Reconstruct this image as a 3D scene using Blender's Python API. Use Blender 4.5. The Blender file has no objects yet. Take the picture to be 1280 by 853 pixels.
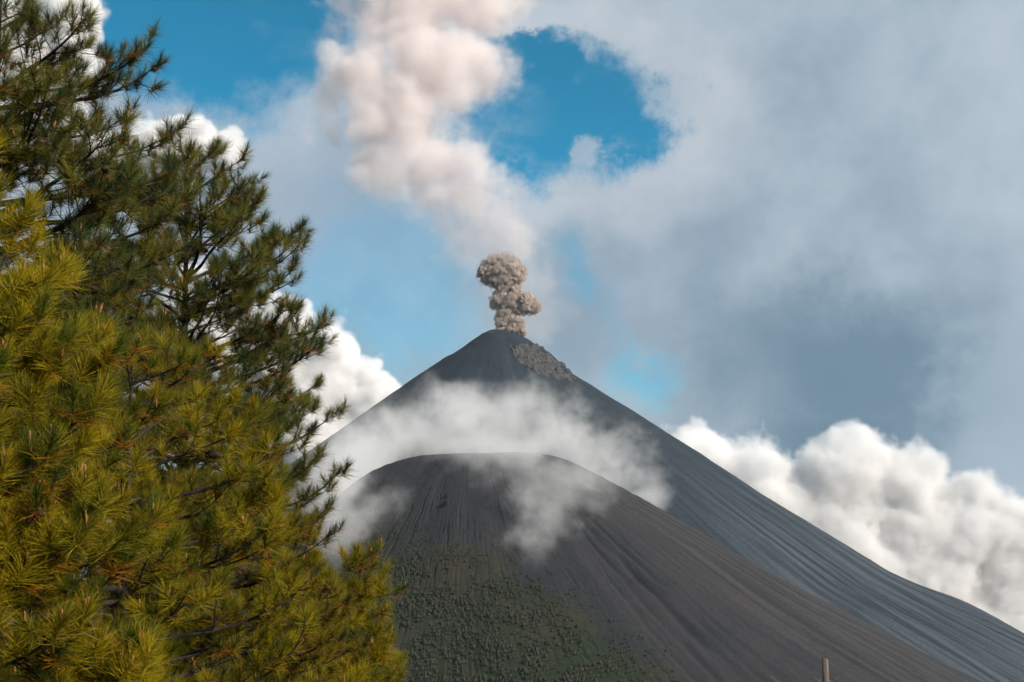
import bpy, bmesh, math, random
import numpy as np
from mathutils import Vector, Matrix, noise as mnoise

sc = bpy.context.scene
COL = sc.collection
R = math.radians
rng = np.random.default_rng(11)
random.seed(11)

# ------------------------------------------------------------------ camera
PITCH = 6.0
FPX = 1280 * 50 / 36.0
cam = bpy.data.objects.new('Camera', bpy.data.cameras.new('Camera'))
COL.objects.link(cam)
sc.camera = cam
cam.data.lens = 50
cam.data.sensor_width = 36
cam.data.clip_start = 0.1
cam.data.clip_end = 60000
cam.rotation_euler = (R(90 + PITCH), 0, 0)
cam.data.dof.use_dof = True
cam.data.dof.focus_distance = 400
cam.data.dof.aperture_fstop = 7.0

FWD = Vector((0, math.cos(R(PITCH)), math.sin(R(PITCH))))
UPV = Vector((0, -math.sin(R(PITCH)), math.cos(R(PITCH))))


def at(px, py, Y):
    """World point at depth Y on the sight line that meets photo point (px, py)."""
    d = Vector((1, 0, 0)) * ((px - 640) / FPX) + UPV * ((426.5 - py) / FPX) + FWD
    return d * (Y / d.y)


def uv_of(px, py):
    p = at(px, py, 1.0)
    return p.x, p.z


def to_px(P):
    """Photo points of an (n,3) array."""
    dx = P[:, 0]
    dz = P @ np.array(FWD)
    du = P @ np.array(UPV)
    dz = np.maximum(dz, 1e-3)
    return 640 + FPX * dx / dz, 426.5 - FPX * du / dz


# ------------------------------------------------------------------ light and sky
SUN = Vector((0.80, -0.54, 0.52)).normalized()
sun = bpy.data.objects.new('Sun', bpy.data.lights.new('Sun', 'SUN'))
COL.objects.link(sun)
sun.data.energy = 5.0
sun.data.angle = R(0.6)
sun.data.color = (1.0, 0.91, 0.80)
sun.rotation_euler = SUN.to_track_quat('Z', 'Y').to_euler()

sc.view_settings.view_transform = 'Standard'
sc.view_settings.look = 'None'
sc.view_settings.exposure = 0.25
sc.view_settings.gamma = 1.0
sc.cycles.use_denoising = True
sc.cycles.max_bounces = 12
sc.cycles.diffuse_bounces = 3
sc.cycles.transmission_bounces = 4
sc.cycles.volume_bounces = 9
sc.cycles.volume_step_rate = 2.0
sc.cycles.volume_max_steps = 400
sc.cycles.use_adaptive_sampling = True
sc.cycles.adaptive_threshold = 0.02


class S:
    """A node socket with arithmetic, for shader, world and geometry trees alike."""
    def __init__(s, nt, sock):
        s.nt, s.k = nt, sock

    def _m(s, op, *a):
        n = s.nt.nodes.new('ShaderNodeMath')
        n.operation = op
        for i, v in enumerate((s,) + a):
            put(s.nt, v, n.inputs[i])
        return S(s.nt, n.outputs[0])

    def __add__(s, o): return s._m('ADD', o)
    def __radd__(s, o): return s._m('ADD', o)
    def __sub__(s, o): return s._m('SUBTRACT', o)
    def __rsub__(s, o): return (s * -1.0) + o
    def __mul__(s, o): return s._m('MULTIPLY', o)
    def __rmul__(s, o): return s._m('MULTIPLY', o)
    def __truediv__(s, o): return s._m('DIVIDE', o)
    def max(s, o): return s._m('MAXIMUM', o)
    def min(s, o): return s._m('MINIMUM', o)
    def smax(s, o, d): return s._m('SMOOTH_MAX', o, d)
    def pow(s, o): return s._m('POWER', o)
    def abs(s): return s._m('ABSOLUTE')
    def fract(s): return s._m('FRACT')


def put(nt, v, inp):
    if isinstance(v, S):
        nt.links.new(v.k, inp)
    elif v is not None:
        inp.default_value = v


def step(x, a, b, lo=0.0, hi=1.0, kind='SMOOTHSTEP'):
    n = x.nt.nodes.new('ShaderNodeMapRange')
    n.interpolation_type = kind
    n.clamp = True
    for i, v in enumerate((x, a, b, lo, hi)):
        put(x.nt, v, n.inputs[i])
    return S(x.nt, n.outputs[0])


def vec(nt, x, y, z=0.0):
    n = nt.nodes.new('ShaderNodeCombineXYZ')
    for i, v in enumerate((x, y, z)):
        put(nt, v, n.inputs[i])
    return S(nt, n.outputs[0])


def sep(v):
    n = v.nt.nodes.new('ShaderNodeSeparateXYZ')
    put(v.nt, v, n.inputs[0])
    return [S(v.nt, o) for o in n.outputs]


def vm(v, op, *a):
    n = v.nt.nodes.new('ShaderNodeVectorMath')
    n.operation = op
    j = 0
    for i, x in enumerate((v,) + a):
        if op == 'SCALE' and i == 1:
            put(v.nt, x, n.inputs['Scale'])
        else:
            put(v.nt, x, n.inputs[i])
    return S(v.nt, n.outputs['Value'] if op in ('LENGTH', 'DOT_PRODUCT', 'DISTANCE') else n.outputs['Vector'])


def noise(v, scale, detail=4.0, rough=0.5, color=False, dist=0.0, dims='3D'):
    n = v.nt.nodes.new('ShaderNodeTexNoise')
    n.noise_dimensions = dims
    put(v.nt, v, n.inputs['Vector'])
    n.inputs['Scale'].default_value = scale
    n.inputs['Detail'].default_value = detail
    n.inputs['Roughness'].default_value = rough
    n.inputs['Distortion'].default_value = dist
    return S(v.nt, n.outputs['Color' if color else 0])


def voro(v, scale, detail=0.0, smooth=0.3):
    n = v.nt.nodes.new('ShaderNodeTexVoronoi')
    n.feature = 'F1'
    put(v.nt, v, n.inputs['Vector'])
    n.inputs['Scale'].default_value = scale
    n.inputs['Detail'].default_value = detail
    n.normalize = False
    return S(v.nt, n.outputs['Distance'])


def mix(nt, f, a, b, mode='MIX'):
    n = nt.nodes.new('ShaderNodeMix')
    n.data_type = 'RGBA'
    n.blend_type = mode
    put(nt, f, n.inputs[0])
    for v, i in ((a, 6), (b, 7)):
        put(nt, v if isinstance(v, S) else (*v[:3], 1.0), n.inputs[i])
    return S(nt, n.outputs[2])


def lin(r, g, b):
    f = lambda c: c / 12.92 if c <= 0.04045 else ((c + 0.055) / 1.055) ** 2.4
    return (f(r / 255), f(g / 255), f(b / 255))


world = bpy.data.worlds.new('World')
sc.world = world
world.use_nodes = True
wt = world.node_tree
bg = wt.nodes['Background']
skyn = wt.nodes.new('ShaderNodeTexSky')
skyn.sky_type = 'NISHITA'
skyn.sun_disc = False
skyn.sun_elevation = math.asin(SUN.z)
skyn.sun_rotation = math.atan2(SUN.x, SUN.y)
skyn.altitude = 3500
skyn.ozone_density = 2.5
skyn.air_density = 0.8
skyn.dust_density = 0.3
SKY_STRENGTH = 0.1
bg.inputs[1].default_value = SKY_STRENGTH
skyc = mix(wt, 1.0, S(wt, skyn.outputs[0]), (0.03, 1.10, 1.06), 'MULTIPLY')

tc = wt.nodes.new('ShaderNodeTexCoord')
wdir = S(wt, tc.outputs['Generated'])
dx, dy, dz = sep(wdir)
yy = dy.max(0.08)
u, v = dx / yy, dz / yy
front = step(dy, 0.1, 0.4)
w1 = noise(vm(wdir, 'ADD', (0.37, 0.0, 0.11)), 10.0, 7.0, 0.66, color=True)
wx, wy, wz = sep(w1)
wu = u + (wx - 0.5) * 0.14
wv = v + (wy - 0.5) * 0.14


def blob(px, py, rx, ry, rot=0.0):
    """1 at the centre, 0 on the rim of an ellipse on the sky."""
    cu, cv = uv_of(px, py)
    c, s = math.cos(R(rot)), math.sin(R(rot))
    a, b = wu - cu, wv - cv
    p = (a * c + b * s) * (FPX / rx)
    q = (b * c - a * s) * (FPX / ry)
    return 1.0 - vm(vec(wt, p, q), 'LENGTH')


n1 = noise(wdir, 4.0, 5.0, 0.55)
n2 = noise(vm(wdir, 'ADD', (3.1, 1.7, 0.4)), 15.0, 5.0, 0.6)
hole = blob(715, 140, 172, 124, -6).max(blob(672, 70, 82, 58)).max(blob(790, 160, 78, 66, -35)).max(blob(620, 190, 60, 50))
hole2 = blob(265, -20, 300, 210, 4)
thin = (blob(480, 350, 200, 260, 15) * 1.35).max(blob(735, 375, 50, 90, 10)).max(blob(795, 455, 85, 40, 12))
gap = step(n1, 0.50, 0.66) * (1.0 - front)
scrap = blob(748, 196, 34, 34)
open1 = step(hole + (n2 - 0.5) * 0.5, 0.0, step(v, 0.17, 0.28, 0.55, 0.26)) * step(scrap + (n2 - 0.5), 0.6, 0.0, 0.35, 1.0)
shred = step(noise(vm(wdir, 'ADD', (1.3, 0.2, 2.2)), 17.0, 7.0, 0.62), 0.43, 0.62) * (1.0 - step(hole, 0.08, 0.62))
open1 = open1 * (1.0 - shred * 0.9)
open2 = step(hole2, -0.02, 0.35)
open3 = step(thin + (n2 - 0.5) * 2.2, 0.1, 1.1) * 0.42
wisp = step(noise(vm(wdir, 'MULTIPLY', (1.0, 1.0, 2.2)), 8.0, 6.0, 0.62), 0.50, 0.72) * 0.6
opening = open1.max(open2) * (1.0 - wisp * (1.0 - step(hole, 0.35, 0.8) * 0.6) * step(v, 0.17, 0.30, 1.0, 0.35))
opening = opening.max(open3) * front
opening = opening.max(gap)
sheet = mix(wt, step(n1 * 0.65 + n2 * 0.35, 0.34, 0.66), lin(136, 157, 174), lin(178, 192, 204))
dark = step(blob(1090, 470, 360, 170, -8).max(blob(1050, 560, 220, 110)), 0.0, 0.8) * front
sheet = mix(wt, dark * 0.95, sheet, lin(102, 131, 150))
pale = step(blob(1265, 505, 150, 135) + (n2 - 0.5) * 0.8, 0.0, 0.6) * front
sheet = mix(wt, pale * 0.7, sheet, lin(160, 179, 193))
edge = step(hole, -0.75, -0.02) * front
sheet = mix(wt, edge * 0.5, sheet, lin(200, 206, 213))
lilac = step(blob(350, 250, 160, 140), 0.0, 0.9) * front
sheet = mix(wt, lilac * 0.6, sheet, lin(146, 163, 181))
sheet = mix(wt, 1.0, sheet, (1.08 * 2 ** -0.25 / SKY_STRENGTH,) * 3, 'MULTIPLY')
final = mix(wt, opening, sheet, skyc)
wt.links.new(final.k, bg.inputs[0])
world.cycles.sampling_method = 'MANUAL'
world.cycles.sample_map_resolution = 512


# ------------------------------------------------------------------ helpers
def tag(o, label=None, cat=None, group=None, kind=None):
    for k, val in (('label', label), ('category', cat), ('group', group), ('kind', kind)):
        if val:
            o[k] = val
    return o


def mesh_obj(name, V, F, mat=None, parent=None, smooth=True, attrs=None):
    me = bpy.data.meshes.new(name)
    V = np.asarray(V, dtype=np.float32)
    if isinstance(F, np.ndarray):
        n, k = F.shape
        me.vertices.add(len(V))
        me.vertices.foreach_set('co', V.ravel())
        me.loops.add(n * k)
        me.loops.foreach_set('vertex_index', F.astype(np.int32).ravel())
        me.polygons.add(n)
        me.polygons.foreach_set('loop_start', np.arange(0, n * k, k, dtype=np.int32))
        me.update(calc_edges=True)
    else:
        me.from_pydata(V.tolist(), [], F)
        me.update()
    me.polygons.foreach_set('use_smooth', np.full(len(me.polygons), smooth))
    for k, (typ, arr) in (attrs or {}).items():
        a = me.attributes.new(k, typ, 'POINT')
        a.data.foreach_set('vector' if typ == 'FLOAT_VECTOR' else 'value', np.asarray(arr, dtype=np.float32).ravel())
    if mat:
        me.materials.append(mat)
    o = bpy.data.objects.new(name, me)
    COL.objects.link(o)
    if parent:
        o.parent = parent
    return o


def empty(name, loc=(0, 0, 0)):
    o = bpy.data.objects.new(name, None)
    o.location = loc
    COL.objects.link(o)
    return o


_P = np.random.default_rng(5).permutation(256)
_P = np.concatenate([_P, _P, _P]).astype(np.int64)
_G = np.random.default_rng(6).normal(size=(256, 3))
_G /= np.linalg.norm(_G, axis=1)[:, None]


def perlin(x, y, z=0.0):
    x, y, z = np.broadcast_arrays(np.asarray(x, float), np.asarray(y, float), np.asarray(z, float))
    xi, yi, zi = (np.floor(a).astype(np.int64) for a in (x, y, z))
    xf, yf, zf = x - xi, y - yi, z - zi
    f = lambda t: t * t * t * (t * (t * 6 - 15) + 10)
    ux, uy, uz = f(xf), f(yf), f(zf)
    out = 0
    for i in (0, 1):
        for j in (0, 1):
            for k in (0, 1):
                h = _P[_P[_P[(xi + i) & 255] + ((yi + j) & 255)] + ((zi + k) & 255)]
                g = _G[h]
                d = g[..., 0] * (xf - i) + g[..., 1] * (yf - j) + g[..., 2] * (zf - k)
                wgt = (ux if i else 1 - ux) * (uy if j else 1 - uy) * (uz if k else 1 - uz)
                out = out + d * wgt
    return out * 1.5


def fbm(x, y, z=0.0, o=4, r=0.5):
    s, a = 0, 1.0
    for i in range(o):
        s = s + a * perlin(x * 2 ** i + 13.7 * i, y * 2 ** i + 7.1 * i, np.asarray(z) * 2 ** i)
        a *= r
    return s


def sstep(x, a, b):
    t = np.clip((x - a) / (b - a), 0, 1)
    return t * t * (3 - 2 * t)


def in_poly(px, py, poly):
    inside = np.zeros(px.shape, bool)
    n = len(poly)
    for i in range(n):
        x0, y0 = poly[i]
        x1, y1 = poly[(i + 1) % n]
        c = ((y0 > py) != (y1 > py)) & (px < (x1 - x0) * (py - y0) / (y1 - y0 + 1e-9) + x0)
        inside ^= c
    return inside


# ------------------------------------------------------------------ materials
def new_mat(name):
    m = bpy.data.materials.new(name)
    m.use_nodes = True
    nt = m.node_tree
    return m, nt, nt.nodes['Principled BSDF']


def attr(nt, name, out='Fac'):
    n = nt.nodes.new('ShaderNodeAttribute')
    n.attribute_name = name
    return S(nt, n.outputs[out])


def ash_material(name, c_dark, c_light, c_pale, c_rock, c_green):
    m, nt, b = new_mat(name)
    pol = attr(nt, 'polar', 'Vector')
    p = vm(pol, 'MULTIPLY', (1.0, 0.030, 1.0))
    streak = noise(p, 0.10, 5.0, 0.58)
    broad = noise(vm(pol, 'MULTIPLY', (1.0, 0.12, 1.0)), 0.022, 5.0, 0.55)
    geo = nt.nodes.new('ShaderNodeNewGeometry')
    pos = S(nt, geo.outputs['Position'])
    grain = noise(pos, 0.22, 4.0, 0.7)
    patch = noise(pos, 0.012, 5.0, 0.6)
    f = step(streak * 0.35 + broad * 0.35 + patch * 0.3, 0.36, 0.64)
    col = mix(nt, f, c_dark, c_light)
    pale_tint = attr(nt, 'tan')
    col = mix(nt, pale_tint * step(streak, 0.38, 0.62), col, c_pale)
    rock = attr(nt, 'rock')
    col = mix(nt, rock * step(grain, 0.3, 0.6), col, c_rock)
    green = attr(nt, 'green')
    gm = step(green + (patch - 0.5) * 0.9 + (grain - 0.5) * 0.5, 0.25, 0.75)
    gcol = mix(nt, step(grain + (patch - 0.5), 0.35, 0.65), c_green, (0.034, 0.030, 0.017))
    col = mix(nt, gm * 0.85, col, gcol)
    gr2 = mix(nt, step(grain, 0.25, 0.75), (0.72, 0.72, 0.72), (1.22, 1.22, 1.22))
    col = mix(nt, 1.0, col, gr2, 'MULTIPLY')
    nt.links.new(col.k, b.inputs['Base Color'])
    b.inputs['Roughness'].default_value = 0.95
    b.inputs['Specular IOR Level'].default_value = 0.15
    bump = nt.nodes.new('ShaderNodeBump')
    bump.inputs['Strength'].default_value = 0.18
    bump.inputs['Distance'].default_value = 2.2
    hh = noise(vm(pol, 'MULTIPLY', (1.0, 0.16, 1.0)), 0.30, 5.0, 0.65) + grain * 0.5
    nt.links.new(hh.k, bump.inputs['Height'])
    nt.links.new(bump.outputs[0], b.inputs['Normal'])
    return m


def simple_mat(name, c1, c2, scale, rough=0.9, bump=0.0, stretch=(1, 1, 1)):
    m, nt, b = new_mat(name)
    t = nt.nodes.new('ShaderNodeTexCoord')
    o = vm(S(nt, t.outputs['Object']), 'MULTIPLY', stretch)
    n = noise(o, scale, 5.0, 0.65)
    col = mix(nt, step(n, 0.35, 0.65), c1, c2)
    nt.links.new(col.k, b.inputs['Base Color'])
    b.inputs['Roughness'].default_value = rough
    b.inputs['Specular IOR Level'].default_value = 0.2
    if bump:
        bp = nt.nodes.new('ShaderNodeBump')
        bp.inputs['Strength'].default_value = 0.8
        bp.inputs['Distance'].default_value = bump
        nt.links.new(n.k, bp.inputs['Height'])
        nt.links.new(bp.outputs[0], b.inputs['Normal'])
    return m


ASH_REAR = ash_material('rear ash', (0.016, 0.026, 0.034), (0.027, 0.038, 0.049), (0.068, 0.082, 0.094), (0.088, 0.080, 0.075), (0.02, 0.03, 0.012))  # the rear cone's paler tint mixes bluish dust haze into the ash colour
ASH_FRONT = ash_material('front ash', (0.020, 0.022, 0.026), (0.033, 0.032, 0.034), (0.054, 0.048, 0.046), (0.2, 0.19, 0.18), (0.013, 0.024, 0.008))


# ------------------------------------------------------------------ the volcano and the hill before it
def profile(pts, axis_px, apex_py, Y):
    a = at(axis_px, apex_py, Y)
    rr, zz = [0.0], [0.0]
    for px, py in pts:
        p = at(px, py, Y)
        rr.append(abs(p.x - a.x))
        zz.append(p.z - a.z)
    return np.array(rr), np.array(zz), a


def polar_cone(axis_px, apex_py, Y, right, left, rmax, nth, nr, rmin=2.0, blur=0.0):
    rR, zR, a = profile(right, axis_px, apex_py, Y)
    rL, zL, _ = profile(left, axis_px, apex_py, Y)
    front = np.linspace(-R(190), R(10), nth)                    # the half that faces the camera, closely spaced
    back = np.linspace(R(10), R(170), nth // 7)[1:-1]
    th = np.concatenate([front, back])
    r = np.concatenate([[0.0], rmin * (rmax / rmin) ** (np.linspace(0, 1, nr) ** 0.80)])
    T, RR = np.meshgrid(th, r, indexing='ij')
    w = 0.5 + 0.5 * np.cos(T)
    w = sstep(w, 0.0, 1.0)

    def prof(rr, zz):
        k = (zz[-1] - zz[-2]) / (rr[-1] - rr[-2])
        fr = np.arange(-blur * 2, rmax + blur * 2 + 2, 1.0)
        fz = np.interp(np.abs(fr), rr, zz)
        fz = np.where(np.abs(fr) > rr[-1], zz[-1] + k * (np.abs(fr) - rr[-1]), fz)
        if blur:
            ker = np.hanning(int(blur) * 2 + 1)
            fz = np.convolve(fz, ker / ker.sum(), 'same')
        return np.interp(RR, fr, fz)
    z = w * prof(rR, zR) + (1 - w) * prof(rL, zL)
    return T, RR, z, a


def grid_faces(nt, nr):
    i = np.arange(nt)[:, None]
    j = np.arange(nr - 1)[None, :]
    i2 = (i + 1) % nt
    return np.stack([i * nr + j, i * nr + j + 1, i2 * nr + j + 1, i2 * nr + j], -1).reshape(-1, 4)


def gully(T, RR, k, power, seed):
    """Narrow V-cut lines that run down the fall line, k of them per radian or so, a little meandering."""
    me = T * k + 1.3 * perlin(T * k * 0.21, RR / 700.0, seed) + 0.22 * perlin(RR / 26.0, T * k * 0.3, seed + 3.3)
    n = np.abs(np.sin(np.pi * me))
    return np.clip(1 - n * 1.15, 0, 1) ** power


# rear cone
T, RR, Z, A = polar_cone(
    620, 412, 3000,
    [(630, 413), (645, 417), (660, 425), (690, 444), (715, 468), (760, 496), (800, 521), (880, 573), (950, 619), (1097, 710), (1280, 801), (1400, 862), (1600, 950)],
    [(612, 413), (603, 417), (590, 426), (577, 436), (569, 441), (555, 449), (520, 472), (450, 522), (380, 572), (300, 628), (200, 690), (60, 760)],
    2400, 480, 280)
side = perlin(T * 2.0, RR / 600.0, 2.0)
fadein = sstep(RR, 15, 180)
Z = Z + 15.0 * np.exp(-(T / 0.33) ** 2) * np.exp(-((RR - 965) / 95.0) ** 2) + 8.0 * np.exp(-((T + 0.25) / 0.2) ** 2) * np.exp(-((RR - 1150) / 160.0) ** 2)
g1 = gully(T, RR, 26, 5, 1.0)
g2 = gully(T, RR, 70, 4, 4.0)
g3 = gully(T, RR, 150, 3, 8.0)
Z = Z + fadein * (-1.6 * g1 * sstep(RR, 160, 600) * np.clip(2.0 * perlin(T * 7, RR / 300, 9.0), 0, 1) - 0.9 * g2 * sstep(RR, 100, 400) * np.clip(2.0 * perlin(T * 16, RR / 200, 19.0), 0, 1) - 0.15 * g3 * sstep(RR, 120, 420)
                  + 3.0 * perlin(T * 9, RR / 160.0, 5.0) * sstep(RR, 60, 300))
X = A.x + RR * np.cos(T)
Yc = A.y + RR * np.sin(T)
Zc = A.z + Z + 1.2 * fbm(X / 30, Yc / 30, 0.3, 3) * sstep(RR, 0, 60)
V = np.stack([X, Yc, Zc], -1).reshape(-1, 3)
px, py = to_px(V)
frontface = (np.sin(T) < 0.35).reshape(-1)
jx = px + 7 * fbm(V[:, 0] / 14, V[:, 2] / 14, 2.0, 3)
jy = py + 7 * fbm(V[:, 0] / 14, V[:, 2] / 14, 9.0, 3)
ROCKS = [(639, 436), (648, 432), (664, 432), (680, 440), (697, 453), (718, 476), (704, 476), (689, 472), (673, 465), (658, 460), (648, 450)]
rock = (in_poly(jx, jy, ROCKS) & frontface).astype(float) * sstep(fbm(V[:, 0] / 9, V[:, 2] / 9, 6.0, 3), -0.6, -0.1)
rim = sstep(fbm(V[:, 0] / 12, V[:, 2] / 8, 4.0, 3), 0.25, 0.5) * (RR.reshape(-1) < 42) * 0.7
rough = np.abs(fbm(V[:, 0] / 17, V[:, 1] / 17, V[:, 2] / 17, 4, 0.6))
V[:, 2] += rock * (0.5 + 9.0 * rough)
# paler grey-blue ash fans below the right-hand skyline, dust haze painted into their colour
rp = RR.reshape(-1)
tp = T.reshape(-1)
pale_tint = sstep(rp, 330, 800) * np.exp(-((tp + 0.30) / 0.30) ** 2) * (0.55 + 0.9 * perlin(tp * 22, rp / 500.0, 7.7))
pale_tint += 0.8 * sstep(rp, 420, 760) * np.exp(-((tp + 0.86 - 0.00012 * rp) / 0.13) ** 2)
pale_tint += 0.35 * np.exp(-((tp + 1.35) / 0.10) ** 2) * sstep(rp, 20, 60) * (1 - sstep(rp, 130, 330))
pale_tint += 0.55 * sstep(tp, -1.25, -0.5) * sstep(rp, 260, 800) * (tp < 0.4)
pale_tint = np.clip(pale_tint, 0, 1)
rock = np.maximum(rock, 0.75 * np.exp(-((tp + 0.10) / 0.12) ** 2) * sstep(rp, 520, 800) * np.clip(0.5 + 1.5 * perlin(tp * 30, rp / 400, 4.4), 0, 1))
polar = np.stack([tp * 420, rp, 0 * rp], -1)
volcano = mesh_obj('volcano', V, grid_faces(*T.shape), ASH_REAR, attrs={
    'polar': ('FLOAT_VECTOR', polar), 'tan': ('FLOAT', pale_tint * 0.9), 'rock': ('FLOAT', np.maximum(rock, rim)), 'green': ('FLOAT', 0 * rp)})
tag(volcano, 'steep dark grey ash cone of the erupting volcano behind the mist', 'volcano', kind='structure')
CRATER = A.copy()

# front hill
SCAR_T = -0.98
T, RR, Z, A = polar_cone(
    585, 567, 2200,
    [(640, 567), (672, 567.5), (696, 569), (735, 589), (775, 611), (880, 669), (998, 737), (1110, 793), (1226, 853), (1400, 940)],
    [(540, 568), (524, 569.5), (494, 577), (464, 590), (440, 606), (410, 634), (370, 672), (300, 735), (150, 850)],
    1500, 840, 400, 4.0, blur=60)
f0 = sstep(RR, 50, 130)
leftish = 0.18 + 0.82 * sstep(-T, 0.75, 1.35)
Z = Z + leftish * (-5.0 * gully(T, RR, 18, 10, 21.0) * f0 * np.clip(0.3 + 1.6 * perlin(T * 5, RR / 90, 3.0), 0, 1)
         - 6.5 * gully(T, RR, 40, 10, 31.0) * f0 * np.clip(0.15 + 1.9 * perlin(T * 9, RR / 60, 13.0), 0, 1)
         - 3.6 * gully(T, RR, 85, 8, 41.0) * sstep(RR, 110, 260) * np.clip(0.15 + 1.9 * perlin(T * 14, RR / 60, 23.0), 0, 1)
         - 0.5 * gully(T, RR, 170, 5, 51.0) * sstep(RR, 220, 420))
Z = Z + 5.0 * perlin(T * 6, RR / 220.0, 15.0) * f0
for dt, dep, wd in ((0.0, 8.0, 0.016), (0.045, 5.0, 0.010), (-0.05, 5.0, 0.011), (0.085, 3.0, 0.008), (-0.10, 3.5, 0.009)):
    mt = SCAR_T + dt + 0.012 * perlin(RR / 60.0, dt * 50, 2.0)
    Z = Z - dep * np.exp(-((T - mt) / wd) ** 2) * sstep(RR, 190 + 600 * abs(dt), 330 + 600 * abs(dt)) * (0.6 + 0.8 * perlin(RR / 70, T * 20, 6.0))
X = A.x + RR * np.cos(T)
Yc = A.y + RR * np.sin(T)
Zc = A.z + Z + 0.9 * fbm(X / 12, Yc / 12, 0.7, 3) * sstep(RR, 10, 90)
V = np.stack([X, Yc, Zc], -1).reshape(-1, 3)
px, py = to_px(V)
rp, tp = RR.reshape(-1), T.reshape(-1)
# how far below the tree line: vegetated to the lower left, bare on the upper and right side
line = np.interp(px, [380, 470, 560, 640, 720, 800, 860, 920], [640, 655, 668, 690, 735, 800, 850, 920])
veg = sstep(py - line, -75, 110) * (np.sin(tp) < 0.2)
HILL = dict(V=V, veg=veg, px=px, py=py, th=tp, r=rp)
pale_tint = 0.8 * sstep(tp, -0.95, -0.55) * sstep(rp, 100, 300)
polar = np.stack([tp * 300, rp, 0 * rp], -1)
hill = mesh_obj('hill', V, grid_faces(*T.shape), ASH_FRONT, attrs={
    'polar': ('FLOAT_VECTOR', polar), 'tan': ('FLOAT', pale_tint), 'rock': ('FLOAT', 0 * rp), 'green': ('FLOAT', veg)})
tag(hill, 'gullied dark ash hill with a rounded top below the cone, green on its foot', 'hill', kind='structure')


# ground sheet: the slope the camera stands on, the valley and the land beyond
def ground_z(x, y):
    y = np.asarray(y, float)
    x = np.asarray(x, float)
    z = np.where(y < 0, -1.7 - 0.1 * y, -1.7 - 0.40 * y)
    z = np.maximum(z, -470 - 0.30 * np.clip(np.hypot(x, y) - 2300, 0, 7000))
    z = np.minimum(z, -1.7 + 0.05 * np.hypot(x, y))
    d = np.hypot(x, y)
    return z + 0.25 * perlin(x / 6, y / 6, 3.0) * np.clip(d / 4 - 0.5, 0, 1) + 6 * perlin(x / 140, y / 140, 8.0) * sstep(d, 60, 400)


gx = np.concatenate([-np.geomspace(40000, 12, 60), np.linspace(-11.5, 11.5, 47), np.geomspace(12, 40000, 60)])
gy = np.concatenate([-np.geomspace(40000, 6, 40), np.linspace(-5.5, 45, 102), np.geomspace(46, 40000, 90)])
GX, GY = np.meshgrid(gx, gy, indexing='ij')
GV = np.stack([GX, GY, ground_z(GX, GY)], -1).reshape(-1, 3)
ii = np.arange(len(gx) - 1)[:, None]
jj = np.arange(len(gy) - 1)[None, :]
GF = np.stack([ii * len(gy) + jj, (ii + 1) * len(gy) + jj, (ii + 1) * len(gy) + jj + 1, ii * len(gy) + jj + 1], -1).reshape(-1, 4)
GROUND = simple_mat('ground', (0.035, 0.034, 0.022), (0.075, 0.062, 0.045), 0.15, 0.95, 0.3)
ground = mesh_obj('ground', GV, GF, GROUND)
tag(ground, 'dark volcanic soil falling away from the camera into the valley', 'ground', kind='structure')


# forest on the foot of the hill
def bush_variant(seed):
    r = np.random.default_rng(seed)
    bm = bmesh.new()
    bmesh.ops.create_icosphere(bm, subdivisions=1, radius=1.0)
    for vtx in bm.verts:
        c = vtx.co
        k = 0.65 + 0.6 * r.random()
        zz = 0.5 + 0.5 * c.z
        c.x *= k * (1.15 - 0.75 * zz)
        c.y *= k * (1.15 - 0.75 * zz)
        c.z = zz * (1.6 + 0.5 * r.random())
    Vb = np.array([vtx.co[:] for vtx in bm.verts])
    Fb = np.array([[q.index for q in f.verts] for f in bm.faces])
    bm.free()
    return Vb, Fb


def hill_forest():
    var = [bush_variant(s) for s in range(8)]
    sel = np.nonzero((HILL['veg'] > 0.10) & (HILL['px'] > 380) & (HILL['px'] < 1000) & (HILL['py'] < 930) & (HILL['r'] > 120))[0]
    V, veg = HILL['V'], HILL['veg']
    clump = fbm(V[sel, 0] / 38, V[sel, 1] / 38, 1.0, 3)
    wgt = veg[sel] ** 2.0 * np.clip(0.45 + 1.5 * clump, 0.02, 1.3) * HILL['r'][sel]
    pick = rng.choice(sel, 22000, replace=True, p=wgt / wgt.sum())
    Vs, Fs, rn, off = [], [], [], 0
    for i in pick:
        vb, fb = var[rng.integers(8)]
        h = (0.55 + 1.6 * rng.random() ** 3) * (0.5 + 0.8 * veg[i])
        a = rng.random() * 6.28
        c, s = math.cos(a) * h, math.sin(a) * h
        q = np.stack([vb[:, 0] * c - vb[:, 1] * s, vb[:, 0] * s + vb[:, 1] * c, vb[:, 2] * h * (0.9 + 0.8 * rng.random())], -1)
        Vs.append(q + V[i] + rng.normal(size=3) * (0.8, 0.8, 0.0) - (0, 0, 0.6))
        Fs.append(fb + off)
        rn.append(np.full(len(vb), rng.random()))
        off += len(vb)
    m, nt, b = new_mat('hill shrubs')
    rnd = attr(nt, 'rnd')
    col = mix(nt, step(rnd, 0.0, 1.0, kind='LINEAR'), (0.009, 0.016, 0.005), (0.023, 0.028, 0.008))
    col = mix(nt, step(rnd, 0.84, 0.9), col, (0.032, 0.026, 0.014))
    nt.links.new(col.k, b.inputs['Base Color'])
    b.inputs['Roughness'].default_value = 0.9
    o = mesh_obj('forest', np.concatenate(Vs), np.concatenate(Fs), m, smooth=False, attrs={'rnd': ('FLOAT', np.concatenate(rn))})
    tag(o, 'dark green scrub forest covering the lower slope of the gullied hill', 'forest', kind='stuff')


hill_forest()


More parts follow.
